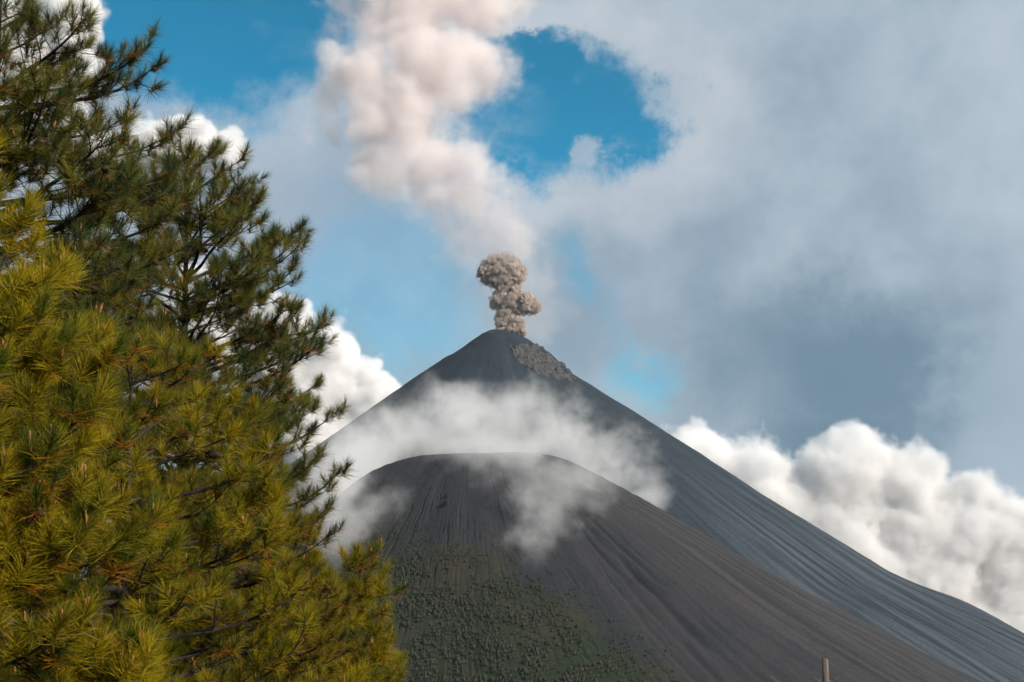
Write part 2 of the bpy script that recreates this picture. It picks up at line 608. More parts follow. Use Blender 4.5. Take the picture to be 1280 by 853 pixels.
# ------------------------------------------------------------------ the ash column
def ash_column():
    Y = CRATER.y
    m1 = Y / FPX
    blobs = [(612, 341, 17), (627, 340, 25), (641, 341, 18), (620, 333, 15), (635, 332, 15), (643, 336, 12), (609, 348, 10), (626, 352, 14), (641, 351, 11),
             (637, 357, 11), (630, 362, 12), (645, 364, 10), (626, 374, 14), (640, 376, 16), (656, 380, 15), (667, 383, 11), (619, 380, 8),
             (645, 388, 9), (632, 391, 13), (628, 402, 11), (640, 400, 11), (649, 406, 9), (626, 414, 9), (640, 412, 10), (652, 415, 7), (632, 424, 10)]
    bm = bmesh.new()
    r = random.Random(4)
    for i, (px, py, rad) in enumerate(blobs):
        p = at(px, py, Y + r.uniform(-0.4, 0.4) * rad * m1 + 4)
        bmesh.ops.create_icosphere(bm, subdivisions=3, radius=rad * m1 * 0.66, matrix=Matrix.Translation(p))
        for k in range(9):                                    # smaller billows all over the big ones
            d = Vector((r.gauss(0, 1), r.gauss(0, 1) - 0.4, r.gauss(0, 1))).normalized()
            q = p + d * rad * m1 * 0.56
            bmesh.ops.create_icosphere(bm, subdivisions=2, radius=rad * m1 * r.uniform(0.22, 0.44), matrix=Matrix.Translation(q))
    me = bpy.data.meshes.new('tmp')
    bm.to_mesh(me)
    bm.free()
    o = bpy.data.objects.new('tmp', me)
    COL.objects.link(o)
    md = o.modifiers.new('r', 'REMESH')
    md.mode = 'VOXEL'
    md.voxel_size = 1.0
    dg = bpy.context.evaluated_depsgraph_get()
    me2 = bpy.data.meshes.new_from_object(o.evaluated_get(dg))
    bpy.data.objects.remove(o)
    for scale, amp in ((17.0, 4.2), (8.0, 3.2), (3.8, 1.7)):
        n = len(me2.vertices)
        co = np.empty(n * 3, np.float32)
        no = np.empty(n * 3, np.float32)
        me2.vertices.foreach_get('co', co)
        me2.vertices.foreach_get('normal', no)
        co = co.reshape(-1, 3)
        no = no.reshape(-1, 3)
        d = np.empty(n, np.float32)
        for i in range(n):
            q = co[i] / scale
            d[i] = mnoise.voronoi(Vector((float(q[0]), float(q[1]), float(q[2]))))[0][0]
        d = np.minimum(d, 1.0)
        co = co + no * ((0.45 - d ** 1.3) * amp)[:, None]
        me2.vertices.foreach_set('co', co.ravel())
        me2.update()
    me2.polygons.foreach_set('use_smooth', np.ones(len(me2.polygons), bool))
    me2.name = 'ash_column'
    m, nt, b = new_mat('ash cloud')
    geo = nt.nodes.new('ShaderNodeNewGeometry')
    nn = noise(S(nt, geo.outputs['Position']), 0.05, 5.0, 0.6)
    col = mix(nt, step(nn, 0.35, 0.65), (0.25, 0.205, 0.175), (0.36, 0.30, 0.26))
    nt.links.new(col.k, b.inputs['Base Color'])
    b.inputs['Roughness'].default_value = 1.0
    b.inputs['Specular IOR Level'].default_value = 0.0
    bp = nt.nodes.new('ShaderNodeBump')
    bp.inputs['Strength'].default_value = 0.6
    bp.inputs['Distance'].default_value = 1.5
    hb = noise(S(nt, geo.outputs['Position']), 0.35, 4.0, 0.6)
    nt.links.new(hb.k, bp.inputs['Height'])
    nt.links.new(bp.outputs[0], b.inputs['Normal'])
    me2.materials.clear()
    me2.materials.append(m)
    o = bpy.data.objects.new('ash_column', me2)
    COL.objects.link(o)
    dust = volume_cloud('dust', [(a_, b_, Y + 4, c_ * 1.16, c_ * 1.16, c_ * m1 * 1.16, 1) for a_, b_, c_ in blobs], 0.20, 1.1, 0.080, 0.62, 0.17,
                        (0.64, 0.57, 0.52), None, None, billow=0.42, b_scale=0.075, seed=9.0, rough=0.62, detail=4.0, pad=0.2, aniso=-0.1, deep=1.0)
    dust.parent = o
    tag(o, 'small mushroom shaped column of brown ash bursting from the crater', 'ash cloud')



# ------------------------------------------------------------------ steam, mist and cumulus as volumes
def volume_cloud(name, blobs, dens, voxel, n_scale, n_amp, soft, color, label, cat, kind=None, aniso=0.0, rough=0.55, detail=7.0,
                 billow=0.0, b_scale=0.02, warp=0.0, seed=0.0, pad=0.15, fade=None, deep=2.0, stretch=(1, 1, 1)):
    """blobs: (px, py, depth, rx px, ry px, ry metres deep, weight)."""
    C, RD, W = [], [], []
    for px_, py_, Y, rx, ry, rd, wt_ in blobs:
        C.append(np.array(at(px_, py_, Y)))
        m1 = Y / FPX
        RD.append(np.array((rx * m1, rd, ry * m1)))
        W.append(wt_)
    lo = np.min([c - r * (1 + pad) for c, r in zip(C, RD)], 0)
    hi = np.max([c + r * (1 + pad) for c, r in zip(C, RD)], 0)
    mid = (lo + hi) / 2
    g = bpy.data.node_groups.new(name, 'GeometryNodeTree')
    g.interface.new_socket('Geometry', in_out='OUTPUT', socket_type='NodeSocketGeometry')
    vc = g.nodes.new('GeometryNodeVolumeCube')
    vc.inputs['Min'].default_value = tuple(lo - mid)
    vc.inputs['Max'].default_value = tuple(hi - mid)
    for k, a, f in zip('XYZ', hi - lo, (1.0, deep, 1.0)):      # cells longer in depth than across
        vc.inputs['Resolution ' + k].default_value = max(8, int(a / voxel / f))
    p0 = S(g, g.nodes.new('GeometryNodeInputPosition').outputs[0])
    pn = vm(vm(p0, 'ADD', (seed * 317.0, seed * 113.0, seed * 71.0)), 'MULTIPLY', stretch)
    p = p0
    if warp:
        wv_ = vm(vm(noise(pn, n_scale * 0.6, 3.0, 0.5, color=True), 'SUBTRACT', (0.5, 0.5, 0.5)), 'SCALE', warp)
        p = vm(p0, 'ADD', wv_)
    F = None
    for c, r, w_ in zip(C, RD, W):
        q = vm(vm(p, 'SUBTRACT', tuple(c - mid)), 'MULTIPLY', tuple(1 / r))
        f = (1.0 - vm(q, 'LENGTH')) * w_
        F = f if F is None else F.smax(f, 0.12)
    nz = (noise(pn, n_scale, detail, rough) - 0.5) * n_amp
    if billow:
        nz = nz + (0.45 - voro(pn, b_scale, 1.0)) * billow
    D = step(F + nz, 0.0, soft)
    if fade:                                                  # (row, row, share) thinner towards the first row
        z0, z1 = at(0, fade[0], blobs[0][2]).z - mid[2], at(0, fade[1], blobs[0][2]).z - mid[2]
        D = D * step(sep(p0)[2], z0, z1, fade[2], 1.0)
    put(g, D, vc.inputs['Density'])
    m = bpy.data.materials.new(name)
    m.use_nodes = True
    nt = m.node_tree
    nt.nodes.clear()
    out = nt.nodes.new('ShaderNodeOutputMaterial')
    pv = nt.nodes.new('ShaderNodeVolumePrincipled')
    pv.inputs['Color'].default_value = (*color, 1)
    pv.inputs['Density'].default_value = dens
    pv.inputs['Anisotropy'].default_value = aniso
    nt.links.new(pv.outputs[0], out.inputs['Volume'])
    sm = g.nodes.new('GeometryNodeSetMaterial')
    sm.inputs['Material'].default_value = m
    go = g.nodes.new('NodeGroupOutput')
    g.links.new(vc.outputs[0], sm.inputs[0])
    g.links.new(sm.outputs[0], go.inputs[0])
    vd = bpy.data.volumes.new(name)
    vd.materials.append(m)
    o = bpy.data.objects.new(name, vd)
    o.location = mid
    COL.objects.link(o)
    md = o.modifiers.new('density', 'NODES')
    md.node_group = g
    return tag(o, label, cat, kind=kind)


ash_column()
WHITE = (0.995, 0.99, 0.985)


def hill_depth(px_, py_):
    d = (HILL['px'] - px_) ** 2 + (HILL['py'] - py_) ** 2 + np.where(np.sin(HILL['th']) > -0.1, 1e6, 0)
    return float(HILL['V'][np.argmin(d), 1])


volume_cloud('steam_plume', [
    (660, 405, 3090, 60, 50, 55, 1), (640, 350, 3100, 75, 65, 70, 1), (612, 300, 3110, 78, 70, 80, 1), (580, 250, 3120, 80, 65, 90, 1),
    (545, 205, 3130, 88, 66, 100, 1), (485, 205, 3130, 70, 66, 85, 1), (490, 140, 3140, 105, 84, 110, 1), (448, 95, 3150, 72, 74, 100, 1),
    (535, 90, 3150, 105, 84, 115, 1), (595, 80, 3150, 64, 66, 85, 1), (500, 10, 3160, 105, 84, 115, 1), (596, 5, 3160, 80, 66, 95, 1),
    (530, -60, 3170, 140, 70, 120, 1)],
    0.025, 2.8, 0.013, 2.0, 0.58, (0.997, 0.948, 0.938), 'tall pinkish white steam plume drifting up from behind the crater', 'steam plume',
    billow=0.28, b_scale=0.015, seed=1.0, aniso=-0.25, warp=50, rough=0.62, fade=(400, 110, 0.18))

ON = lambda px_, py_, off=0: hill_depth(px_, py_) - off
volume_cloud('mist', [
    (560, 540, 2520, 150, 60, 120, 1.0), (470, 560, 2460, 90, 62, 120, 1.0), (650, 530, 2540, 110, 55, 110, 1.0), (725, 562, 2480, 100, 48, 90, 1.0),
    (765, 592, 2440, 70, 40, 80, 1.0), (800, 622, 2420, 50, 26, 60, 1.0), (600, 505, 2580, 100, 38, 90, 0.9),
    (425, 640, 2100, 70, 95, 150, 1.0), (440, 590, 2250, 70, 60, 120, 1.0), (600, 562, 2110, 75, 30, 60, 1.0), (650, 562, 2100, 75, 32, 60, 1.0), (440, 665, 1990, 60, 85, 90, 0.9), (620, 570, 2045, 95, 34, 45, 1.15), (690, 578, 2040, 60, 30, 40, 1.0),
    (650, 585, ON(650, 590, 15), 85, 46, 60, 1.0), (690, 625, ON(690, 625, 20), 72, 66, 55, 1.0), (685, 655, ON(685, 655, 20), 50, 50, 45, 0.9), (668, 680, ON(668, 680, 15), 52, 62, 45, 0.9), (720, 600, ON(720, 600, 10), 70, 40, 45, 1.0),
    (745, 640, ON(745, 640, 10), 50, 36, 40, 0.7)],
    0.0130, 3.0, 0.016, 2.8, 1.05, WHITE, 'soft white mist drifting across the top of the gullied hill', 'mist', kind='stuff',
    seed=2.0, warp=70, rough=0.70, detail=7.0, aniso=-0.2)

FAR = 7000
volume_cloud('cumulus_cloud', [
    (850, 590, FAR, 90, 60, 250, 0.9), (930, 630, FAR, 120, 90, 280, 1), (1052, 600, FAR, 88, 76, 240, 1), (1110, 635, FAR, 105, 90, 260, 1), (1030, 690, FAR, 190, 100, 300, 1),
    (1190, 670, FAR, 105, 85, 270, 1), (1270, 710, FAR, 120, 95, 280, 1), (1130, 740, FAR, 180, 100, 300, 1), (1250, 800, FAR, 240, 100, 300, 1), (1390, 750, FAR, 130, 110, 280, 1)],
    0.024, 6.5, 0.0034, 1.35, 0.22, WHITE, 'long bright white cumulus bank beyond the right flank of the cone', 'cloud', billow=0.20, b_scale=0.0048, seed=3.0, aniso=-0.3, warp=130, rough=0.64)
volume_cloud('cumulus_cloud', [
    (420, 470, FAR, 64, 82, 220, 1), (380, 520, FAR, 90, 90, 240, 1), (462, 500, FAR, 46, 52, 180, 1), (340, 440, FAR, 90, 90, 240, 1), (270, 430, FAR, 110, 110, 240, 1), (440, 545, FAR, 80, 60, 200, 1), (400, 540, FAR, 110, 80, 240, 1)],
    0.024, 6.5, 0.0042, 1.05, 0.22, WHITE, 'bright white cumulus showing between the pines and the cone', 'cloud', billow=0.55, b_scale=0.0065, seed=4.0, aniso=-0.3, warp=80, rough=0.62)
volume_cloud('cumulus_cloud', [
    (190, 180, FAR, 56, 44, 140, 1), (240, 182, FAR, 52, 50, 150, 1), (276, 188, FAR, 36, 36, 120, 1), (140, 195, FAR, 60, 50, 140, 1)],
    0.03, 5.5, 0.0052, 0.9, 0.24, WHITE, 'small bright white cumulus puff above the upper pine branches', 'cloud', billow=0.5, b_scale=0.0085, seed=5.0, aniso=-0.3, warp=50, rough=0.62)
volume_cloud('cumulus_cloud', [
    (92, 15, FAR, 52, 70, 160, 1), (84, 90, FAR, 56, 70, 160, 1), (65, 170, FAR, 75, 75, 180, 1), (60, -50, FAR, 76, 60, 160, 1), (20, 90, FAR, 80, 150, 180, 1)],
    0.03, 6.0, 0.0050, 0.75, 0.24, WHITE, 'towering white cumulus at the upper corner behind the tallest pine', 'cloud', billow=0.45, b_scale=0.0080, seed=6.0, aniso=-0.3, warp=45, rough=0.62)


# thin air haze round the camera and everything up to the far side of the cone
HAZE = 1.2e-5
if HAZE:
    hm = bpy.data.materials.new('haze')
    hm.use_nodes = True
    hm.node_tree.nodes.clear()
    ho = hm.node_tree.nodes.new('ShaderNodeOutputMaterial')
    hv = hm.node_tree.nodes.new('ShaderNodeVolumePrincipled')
    hv.inputs['Color'].default_value = (0.80, 0.90, 1.0, 1)
    hv.inputs['Density'].default_value = HAZE
    hm.node_tree.links.new(hv.outputs[0], ho.inputs['Volume'])
    hx, hy0, hy1, hz0, hz1 = 5000, -300, 5900, -2620, 1500
    hV = [(x, y, z) for x in (-hx, hx) for y in (hy0, hy1) for z in (hz0, hz1)]
    hF = [(0, 1, 3, 2), (4, 6, 7, 5), (0, 4, 5, 1), (2, 3, 7, 6), (0, 2, 6, 4), (1, 5, 7, 3)]
    tag(mesh_obj('haze', hV, hF, hm, smooth=False), 'thin bluish haze in the air before the cone', 'haze', kind='stuff')


# ------------------------------------------------------------------ pines
def needle_mat(name, young, mid_, old, bias):
    m, nt, b = new_mat(name)
    info = nt.nodes.new('ShaderNodeObjectInfo')
    r = (S(nt, info.outputs['Random']) + attr(nt, 'rnd')).fract()
    t = attr(nt, 'along')
    fresh = attr(nt, 'fresh')
    col = mix(nt, step(r + bias, 0.1, 0.9), mid_, young)
    col = mix(nt, step(r * 0.55 + fresh * 0.6, 0.31, 0.08), col, old)
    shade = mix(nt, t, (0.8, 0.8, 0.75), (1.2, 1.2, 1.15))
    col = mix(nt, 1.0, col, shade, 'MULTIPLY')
    nt.links.new(col.k, b.inputs['Base Color'])
    b.inputs['Roughness'].default_value = 0.55
    b.inputs['Specular IOR Level'].default_value = 0.12
    tr = nt.nodes.new('ShaderNodeBsdfTranslucent')
    nt.links.new(col.k, tr.inputs['Color'])
    ms = nt.nodes.new('ShaderNodeMixShader')
    ms.inputs[0].default_value = 0.32
    nt.links.new(b.outputs[0], ms.inputs[1])
    nt.links.new(tr.outputs[0], ms.inputs[2])
    nt.links.new(ms.outputs[0], nt.nodes['Material Output'].inputs['Surface'])
    return m


NEEDLE_WARM = needle_mat('warm needles', (0.310, 0.235, 0.008), (0.056, 0.078, 0.009), (0.34, 0.130, 0.015), 0.03)
NEEDLE_GREEN = needle_mat('green needles', (0.165, 0.145, 0.020), (0.048, 0.074, 0.026), (0.26, 0.115, 0.025), -0.05)
NEEDLE_MID = needle_mat('olive needles', (0.230, 0.170, 0.011), (0.046, 0.060, 0.013), (0.30, 0.120, 0.018), 0.0)
BARK = simple_mat('pine bark', (0.012, 0.009, 0.008), (0.040, 0.030, 0.024), 9.0, 0.95, 0.02, (1, 1, 0.3))
CANDLE = simple_mat('candle buds', (0.24, 0.10, 0.04), (0.36, 0.18, 0.07), 60.0, 0.8)
CONE = simple_mat('cone scales', (0.030, 0.018, 0.012), (0.085, 0.050, 0.030), 70.0, 0.8, 0.006)
DEADWOOD = simple_mat('dead wood', (0.06, 0.047, 0.038), (0.16, 0.13, 0.105), 14.0, 0.9, 0.01, (1, 1, 0.15))


def tuft_arrays(seed, n=150, L=0.235, wid=0.0044):
    r = np.random.default_rng(seed)
    s = r.random(n)                                            # place along the shoot, 0 back, 1 tip
    base = np.stack([0 * s, 0 * s, -0.20 + 0.20 * s], -1)
    pol_ = R(12) + (1 - s) * R(66) + r.normal(size=n) * R(11)
    azi = r.random(n) * 2 * np.pi
    d = np.stack([np.sin(pol_) * np.cos(azi), np.sin(pol_) * np.sin(azi), np.cos(pol_)], -1)
    ln = L * (0.72 + 0.4 * r.random(n))
    bend = r.normal(size=(n, 3)) * 0.13
    bend[:, 2] -= 0.02
    sidev = np.cross(d, r.normal(size=(n, 3)))
    sidev /= np.linalg.norm(sidev, axis=1)[:, None]
    p1 = base + d * (ln * 0.5)[:, None]
    d2 = d + bend
    d2 /= np.linalg.norm(d2, axis=1)[:, None]
    p2 = p1 + d2 * (ln * 0.5)[:, None]
    w = (wid * (0.8 + 0.4 * r.random(n)))[:, None]
    V = np.stack([base - sidev * w * 0.5, base + sidev * w * 0.5, p1 + sidev * w * 0.5, p1 - sidev * w * 0.5, p2], 1)   # n,5,3
    k = np.arange(n)[:, None] * 5
    tris = np.concatenate([k + np.array([[0, 1, 2]]), k + np.array([[0, 2, 3]]), k + np.array([[3, 2, 4]])], 0)
    along = np.tile(np.array([0, 0, .5, .5, 1.0]), n)
    fresh = np.repeat(s, 5)
    return V.reshape(-1, 3), tris, along, fresh


def fine_tuft(seed, n=105, L=0.235, wid=0.0066):
    """The tuft of the pines further off: straight tapering needles."""
    r = np.random.default_rng(seed + 50)
    s = r.random(n)
    base = np.stack([0 * s, 0 * s, -0.16 + 0.16 * s], -1)
    pol_ = R(12) + (1 - s) * R(70) + r.normal(size=n) * R(13)
    azi = r.random(n) * 2 * np.pi
    d = np.stack([np.sin(pol_) * np.cos(azi), np.sin(pol_) * np.sin(azi), np.cos(pol_)], -1)
    ln = (L * (0.65 + 0.5 * r.random(n)))[:, None]
    sv = np.cross(d, r.normal(size=(n, 3)))
    sv *= (0.5 * wid * (0.8 + 0.4 * r.random(n)) / np.linalg.norm(sv, axis=1))[:, None]
    V = np.stack([base - sv, base + sv, base + d * ln], 1).reshape(-1, 3)
    return V, np.arange(3 * n).reshape(n, 3), np.tile(np.array([0, 0, 1.0]), n), np.repeat(s, 3)


NEAR_TUFTS = [tuft_arrays(s) for s in range(7)]
FINE_TUFTS = [fine_tuft(s) for s in range(9)]


def tuft_mesh(tuft, mat):
    V_, F_, al, fr = tuft
    o = mesh_obj('needle_tuft', V_, F_, mat, smooth=False, attrs={'along': ('FLOAT', al), 'fresh': ('FLOAT', fr), 'rnd': ('FLOAT', 0 * al)})
    me = o.data
    bpy.data.objects.remove(o)
    return me


def lathe(prof_, n, wob=0.0, seed=0):
    r = random.Random(seed)
    V_, F_ = [], []
    for j, (rad, z) in enumerate(prof_):
        for i in range(n):
            a = 2 * math.pi * (i + 0.5 * (j % 2)) / n
            q = rad * (1 + wob * r.uniform(-1, 1))
            V_.append((q * math.cos(a), q * math.sin(a), z))
    for j in range(len(prof_) - 1):
        for i in range(n):
            F_.append((j * n + i, j * n + (i + 1) % n, (j + 1) * n + (i + 1) % n, (j + 1) * n + i))
    F_.append(tuple(range(n))[::-1])
    F_.append(tuple((len(prof_) - 1) * n + i for i in range(n)))
    return V_, F_


def shared(name, VF, mat, smooth=True):
    o = mesh_obj(name, VF[0], VF[1], mat, smooth=smooth)
    me = o.data
    bpy.data.objects.remove(o)
    return me


CANDLE_ME = [shared('candle', lathe([(0.006, 0.0), (0.0085, 0.02), (0.008, 0.05 * k), (0.0065, 0.075 * k), (0.002, 0.088 * k)], 7, 0.12, 3), CANDLE) for k in (0.8, 1.15)]
CONE_ME = shared('pine_cone', lathe([(0.008, -0.05), (0.026, -0.042), (0.020, -0.036), (0.036, -0.026), (0.028, -0.020), (0.039, -0.008), (0.030, -0.002),
                                     (0.036, 0.010), (0.026, 0.016), (0.030, 0.026), (0.018, 0.032), (0.018, 0.042), (0.004, 0.052)], 9, 0.16, 8), CONE, False)


class Tubes:
    def __init__(s):
        s.V, s.F, s.n = [], [], 0

    def add(s, P, rad, sides):
        P = np.asarray(P, float)
        k = len(P)
        tan_ = np.gradient(P, axis=0)
        tan_ /= np.linalg.norm(tan_, axis=1)[:, None] + 1e-9
        ref = np.array((0.31, 0.87, 0.38)) if abs(tan_[0][2]) > 0.6 else np.array((0.05, 0.1, 1.0))
        a = np.cross(tan_, ref)
        a /= np.linalg.norm(a, axis=1)[:, None]
        b = np.cross(tan_, a)
        ang = np.arange(sides) * 2 * np.pi / sides
        ring = a[:, None, :] * np.cos(ang)[None, :, None] + b[:, None, :] * np.sin(ang)[None, :, None]
        s.V.append((P[:, None, :] + ring * np.asarray(rad)[:, None, None]).reshape(-1, 3))
        i = np.arange(k - 1)[:, None]
        j = np.arange(sides)[None, :]
        j2 = (j + 1) % sides
        f = np.stack([i * sides + j, i * sides + j2, (i + 1) * sides + j2, (i + 1) * sides + j], -1).reshape(-1, 4)
        s.F.append(f + s.n)
        s.n += k * sides

    def build(s, name, mat, parent):
        return mesh_obj(name, np.concatenate(s.V), np.concatenate(s.F), mat, parent)


def arc(p, az, el0, el1, L, n, rr, wob=0.09, sag=0.0):
    """A limb: starts at p, heads az, its rise turning from el0 to el1 along the way."""
    P = [np.array(p, float)]
    a = az
    for i in range(n):
        t = (i + 0.5) / n
        el = el0 + (el1 - el0) * t ** 1.4 - sag * math.sin(math.pi * t)
        a += rr.normal() * wob
        d = np.array((math.cos(a) * math.cos(el), math.sin(a) * math.cos(el), math.sin(el)))
        P.append(P[-1] + d * L / n)
    return np.array(P)


def frame_to(d, rr):
    d = Vector(d).normalized()
    q = d.to_track_quat('Z', 'Y').to_matrix() @ Matrix.Rotation(rr.random() * 6.28, 3, 'Z')
    return q


def pine(px_, Y, top_py, reach, mat, label, seed, crown_low_py, spacing=0.42, tuft_scale=1.0, candles=0.35, cones=10, lean=0.0, up=0.0, twig_gap=0.2, limbs=5, min_x=-260, near=False):
    """reach: [(photo row, limb length in metres)] the crown's outline."""
    rr = np.random.default_rng(seed)
    top = np.array(at(px_, top_py, Y))
    bx, by = top[0] - lean, Y
    gz = float(ground_z(bx, by))
    root = empty('pine_tree', (bx, by, gz))
    tag(root, label, 'pine tree', 'pines in front of the volcano')
    H = top[2] - gz
    n = 22
    tt = np.linspace(0, 1, n)
    trunk = np.stack([lean * tt + 0.06 * perlin(tt * 4, seed, 0.5) * np.sin(np.pi * tt), 0.06 * perlin(tt * 4, seed, 5.5) * np.sin(np.pi * tt), -0.3 + (H + 0.3) * tt], -1)
    r0 = 0.02 * H * 0.55
    tr = Tubes()
    tr.add(trunk, 0.012 + r0 * (1 - tt) ** 0.8, 10)
    tr.build('trunk', BARK, root)
    base = np.array((bx, by, gz))
    tufts, conespots = [], []
    low_z = at(px_, crown_low_py, Y).z - gz
    rows = np.array([a for a, _ in reach], float)
    lens = np.array([b for _, b in reach], float)
    h = H - 0.25
    tufts.append((trunk[-1], np.array((0, 0, 1.0)), 1.0))
    while h > low_z:
        tpos = np.array([np.interp(h, trunk[:, 2], trunk[:, k]) for k in range(3)])
        row = float(to_px((base + tpos)[None])[1][0])
        Lmax = float(np.interp(row, rows, lens))
        k = limbs if h < H - 0.8 else 4
        a0 = rr.random() * 6.28
        for i in range(k):
            az = a0 + 6.283 * i / k + rr.normal() * 0.28
            L = Lmax * (0.62 + 0.45 * rr.random())
            if math.cos(az) > 0.6:                              # the open, sunny side
                L = max(L, Lmax * (0.86 + 0.2 * rr.random()))
            hh = tpos + (0, 0, rr.normal() * spacing * 0.25)
            e0 = R(12) + up + R(30) * sstep(h / H, 0.75, 1.0) + rr.normal() * R(7)
            e1 = R(48) + rr.normal() * R(10)
            np_ = max(5, int(L / 0.13))
            P = arc(hh, az, e0, e1, L, np_, rr, 0.07, R(12))
            lb = Tubes()
            rl = 0.010 + 0.013 * L
            lb.add(P, np.linspace(rl, 0.0055, len(P)), 6)
            tips = [(P[-1], P[-1] - P[-2])]
            s = 0.30 * L + rr.random() * 0.1
            sgn = 1
            seg = L / np_
            while s < L - 0.08:
                j = min(int(s / seg), np_ - 1)
                q = P[j] + (P[j + 1] - P[j]) * (s / seg - j)
                dd = P[j + 1] - P[j]
                az2 = math.atan2(dd[1], dd[0]) + sgn * (R(52) + rr.normal() * R(14))
                L2 = (0.20 + 0.34 * (1 - s / L) * L + 0.2 * rr.random()) * (0.75 + 0.45 * rr.random())
                L2 = min(L2, 1.15)
                el = R(14) + rr.normal() * R(16)
                n2_ = max(4, int(L2 / 0.13))
                Q = arc(q, az2, el, el + R(42), L2, n2_, rr, 0.10)
                lb.add(Q, np.linspace(0.0065 + 0.005 * L2, 0.0045, n2_ + 1), 4)
                tips.append((Q[-1], Q[-1] - Q[-2]))
                s2, sg2 = 0.35 * L2 + 0.05, 1
                while L2 > 0.3 and s2 < L2 - 0.06:
                    q2 = Q[min(int(s2 / L2 * n2_), n2_ - 1)]
                    Q2 = arc(q2, az2 + sg2 * R(48) + rr.normal() * 0.25, el + R(12), el + R(50), 0.14 + 0.16 * rr.random(), 2, rr, 0.1)
                    lb.add(Q2, np.linspace(0.0065, 0.0045, 3), 3)
                    tips.append((Q2[-1], Q2[-1] - Q2[-2]))
                    s2 += 0.14 + 0.1 * rr.random()
                    sg2 = -sg2
                if rr.random() < 0.13:
                    conespots.append((Q[len(Q) // 2], dd))
                s += twig_gap * (0.7 + 0.6 * rr.random())
                sgn = -sgn
            mx = to_px((base + P)[[0, -1]])
            if max(mx[0]) < min_x or min(mx[1]) > 1010 or max(mx[1]) < -260:
                continue
            lb.build('branch', BARK, root)
            for tpnt, d in tips:
                tufts.append((tpnt, d / np.linalg.norm(d), (0.82 + 0.36 * rr.random())))
        h -= spacing * (0.8 + 0.4 * rr.random())
    # tufts: the 300 nearest in view are parts of their own, the others one mass
    TP = np.array([t[0] for t in tufts])
    qx, qy = to_px(TP + base)
    vis = (qx > -30) & (qx < 1310) & (qy > -30) & (qy < 885)
    keep = (qx > min_x) & (qy > -260) & (qy < 1010)
    order = np.argsort((TP + base)[:, 1] + np.where(vis, 0, 1e4))
    solo = set(order[:300][vis[order[:300]]].tolist())
    TUFTS = NEAR_TUFTS if near else FINE_TUFTS
    meshes = [tuft_mesh(t, mat) for t in TUFTS]
    mv, mf, ma, mr_, mfr, off = [], [], [], [], [], 0
    for i, (p, d, s) in enumerate(tufts):
        if not keep[i]:
            continue
        d = d * 0.8 + np.array((0, 0, 0.35)) + rr.normal(size=3) * 0.12
        M = frame_to(d, rr)
        sc_ = s * tuft_scale
        vi = rr.integers(len(TUFTS))
        if i in solo:
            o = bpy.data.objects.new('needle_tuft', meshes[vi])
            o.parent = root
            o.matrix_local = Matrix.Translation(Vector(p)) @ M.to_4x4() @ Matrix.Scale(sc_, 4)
            COL.objects.link(o)
            if rr.random() < candles:
                for c in range(1 + int(rr.random() * 2.6)):
                    cd = bpy.data.objects.new('candle', CANDLE_ME[rr.integers(2)])
                    cd.parent = o
                    off_ = Vector((rr.normal() * 0.012, rr.normal() * 0.012, -0.004))
                    upm = M.transposed() @ Vector((rr.normal() * 0.10, rr.normal() * 0.10, 1))
                    cd.matrix_local = Matrix.Translation(off_) @ upm.to_track_quat('Z', 'Y').to_matrix().to_4x4() @ Matrix.Scale(0.9 + 0.5 * rr.random(), 4)
                    COL.objects.link(cd)
        else:
            V_, F_, al, fr = TUFTS[vi]
            mv.append(V_ @ np.array(M).T * sc_ + p)
            mf.append(F_ + off)
            ma.append(al)
            mfr.append(fr)
            mr_.append(np.full(len(V_), rr.random()))
            off += len(V_)
    if mv:
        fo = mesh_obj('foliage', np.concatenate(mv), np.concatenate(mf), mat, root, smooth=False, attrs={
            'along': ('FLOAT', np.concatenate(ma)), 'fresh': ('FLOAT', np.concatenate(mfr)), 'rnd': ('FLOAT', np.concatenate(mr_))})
        fo['kind'] = 'stuff'
    idx = [i for i, (p, d) in enumerate(conespots) if -40 < to_px((p + base)[None])[0][0] < 900 and -60 < to_px((p + base)[None])[1][0] < 900]
    rr.shuffle(idx)
    for i in idx[:cones]:
        p, d = conespots[i]
        for c in range(1 + rr.integers(3)):
            o = bpy.data.objects.new('pine_cone', CONE_ME)
            o.parent = root
            dd = rr.normal(size=3)
            dd[2] = -abs(dd[2]) * 0.5
            o.matrix_local = Matrix.Translation(Vector(p + 0.05 * dd / np.linalg.norm(dd))) @ frame_to(dd, rr).to_4x4() @ Matrix.Scale(1.0 + 0.4 * rr.random(), 4)
            COL.objects.link(o)
    print(label, 'tufts', len(tufts), 'kept', int(keep.sum()), 'solo', len(solo))
    return root


# nearest first
pine(-70, 12.5, 245, [(245, 0.6), (350, 1.1), (450, 1.5), (600, 1.8), (853, 2.1)], NEEDLE_WARM,
     'nearest pine with large yellow green needle tufts at the left edge', 101, 980, spacing=0.37, candles=0.45, cones=3, min_x=-300, twig_gap=0.19, limbs=6, near=True)
pine(5, 20.0, -150, [(-150, 0.35), (0, 0.5), (55, 0.8), (85, 1.3), (120, 2.2), (210, 2.9), (330, 3.0), (500, 2.8), (900, 2.9)], NEEDLE_GREEN,
     'tallest dark green pine rising past the upper left corner', 202, 620, spacing=0.42, candles=0.3, cones=40, twig_gap=0.19, limbs=6, tuft_scale=0.98)
pine(235, 27.0, 205, [(205, 0.7), (250, 1.3), (310, 1.9), (345, 2.6), (430, 2.8), (500, 3.1), (590, 3.3), (660, 3.1), (720, 2.0), (900, 1.8)], NEEDLE_GREEN,
     'open crowned pine beside the volcano, its bare limbs showing', 303, 720, spacing=0.50, candles=0.3, cones=50, limbs=7, twig_gap=0.235, up=0.12, tuft_scale=1.08)
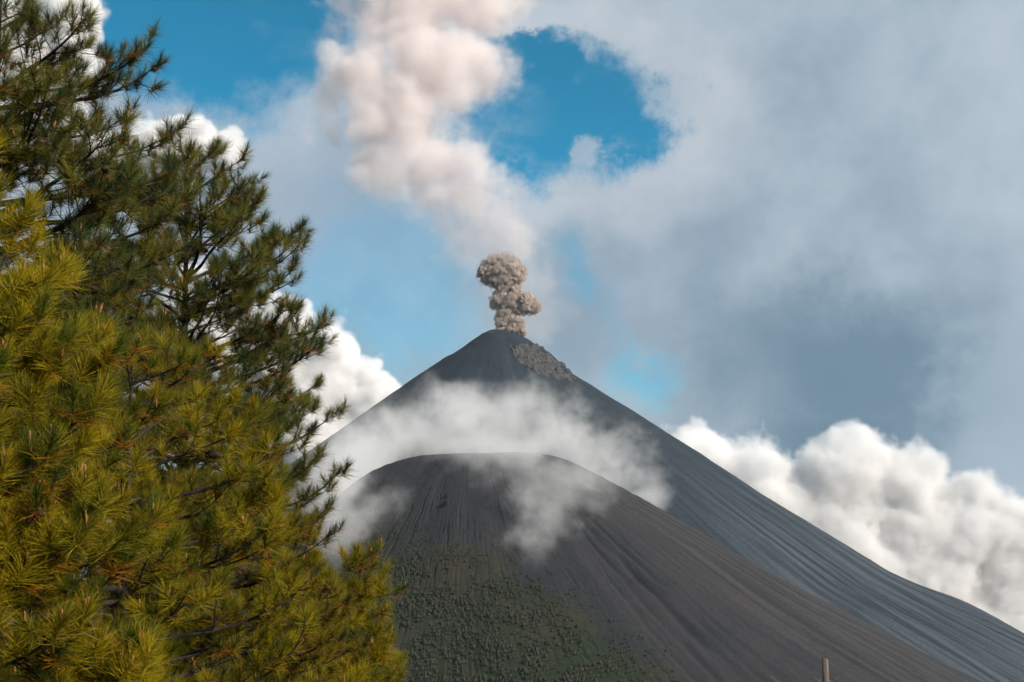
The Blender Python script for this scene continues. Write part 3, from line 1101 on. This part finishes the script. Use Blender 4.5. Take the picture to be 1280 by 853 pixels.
pine(165, 17.5, 455, [(455, 0.7), (560, 1.6), (650, 2.1), (750, 2.4), (900, 2.6)], NEEDLE_WARM,
     'sunlit yellow green pine filling the lower left between the taller pines', 404, 960, spacing=0.48, candles=0.25, cones=14, twig_gap=0.205, limbs=6, tuft_scale=0.95)
pine(90, 23.0, 330, [(330, 0.6), (420, 1.5), (560, 2.3), (700, 2.6), (900, 2.6)], NEEDLE_MID,
     'dark olive pine half hidden between the tallest pine and the sunlit one', 707, 900, spacing=0.50, candles=0.25, cones=14, twig_gap=0.22, limbs=6, tuft_scale=1.0)
pine(285, 24.0, 545, [(545, 0.5), (620, 1.3), (700, 1.9), (800, 2.2), (900, 2.4)], NEEDLE_MID,
     'bushy olive gold pine below the open crowned pine', 808, 960, spacing=0.46, candles=0.25, cones=14, twig_gap=0.21, limbs=6, tuft_scale=1.0)
pine(450, 32.0, 690, [(690, 0.3), (740, 0.5), (800, 0.8), (900, 1.1)], NEEDLE_WARM,
     'small slender pine at the foot of the misty hill, furthest right of the pines', 505, 960, spacing=0.34, candles=0.25, cones=10, twig_gap=0.17, tuft_scale=1.15, limbs=6)
pine(368, 30.0, 672, [(672, 0.35), (740, 0.8), (800, 1.4), (900, 1.9)], NEEDLE_WARM,
     'short pine with a thin spire between the olive gold pine and the slender pine', 606, 960, spacing=0.38, candles=0.25, cones=14, twig_gap=0.18, limbs=6, tuft_scale=1.15)


# ------------------------------------------------------------------ bare snag at the bottom edge
def snag():
    Y = 25.0
    top = np.array(at(1031, 826, Y))
    gz = float(ground_z(top[0], Y))
    root = empty('dead_tree', (top[0], Y, gz))
    tag(root, 'bare grey dead tree trunk with broken branch stubs at the lower right', 'dead tree')
    H = top[2] - gz
    tt = np.linspace(0, 1, 16)
    P = np.stack([0.02 * np.sin(tt * 9), 0.02 * np.cos(tt * 7), -0.3 + (H + 0.3) * tt], -1)
    t = Tubes()
    t.add(P, 0.11 - 0.055 * tt, 10)
    o = t.build('trunk', DEADWOOD, root)
    me = o.data                                                # ragged broken end
    k = len(me.vertices)
    bm = bmesh.new()
    bm.from_mesh(me)
    bm.verts.ensure_lookup_table()
    ring = [bm.verts[i] for i in range(k - 10, k)]
    for i, vt in enumerate(ring):
        vt.co.z += 0.05 * random.random()
    bm.faces.new(ring)
    bm.to_mesh(me)
    bm.free()
    rr = np.random.default_rng(3)
    for z, az, L, e1 in ((H - 0.38, 0.10, 0.34, 55), (H - 0.38, 3.0, 0.24, 50), (H - 0.68, 3.2, 1.05, 46), (H - 1.1, 0.4, 0.7, 45), (H - 1.6, 2.4, 0.8, 40), (H - 2.1, -0.9, 0.9, 35)):
        b = Tubes()
        Q = arc((0, 0, z), az, R(8), R(e1), L, 7, rr, 0.12)
        b.add(Q, np.linspace(0.024, 0.008, 8), 6)
        b.build('branch', DEADWOOD, root)


snag()
print('tris', sum(sum(len(p.vertices) - 2 for p in m.polygons) if len(m.polygons) < 5000 else len(m.polygons) * 2 for m in bpy.data.meshes if m.users))
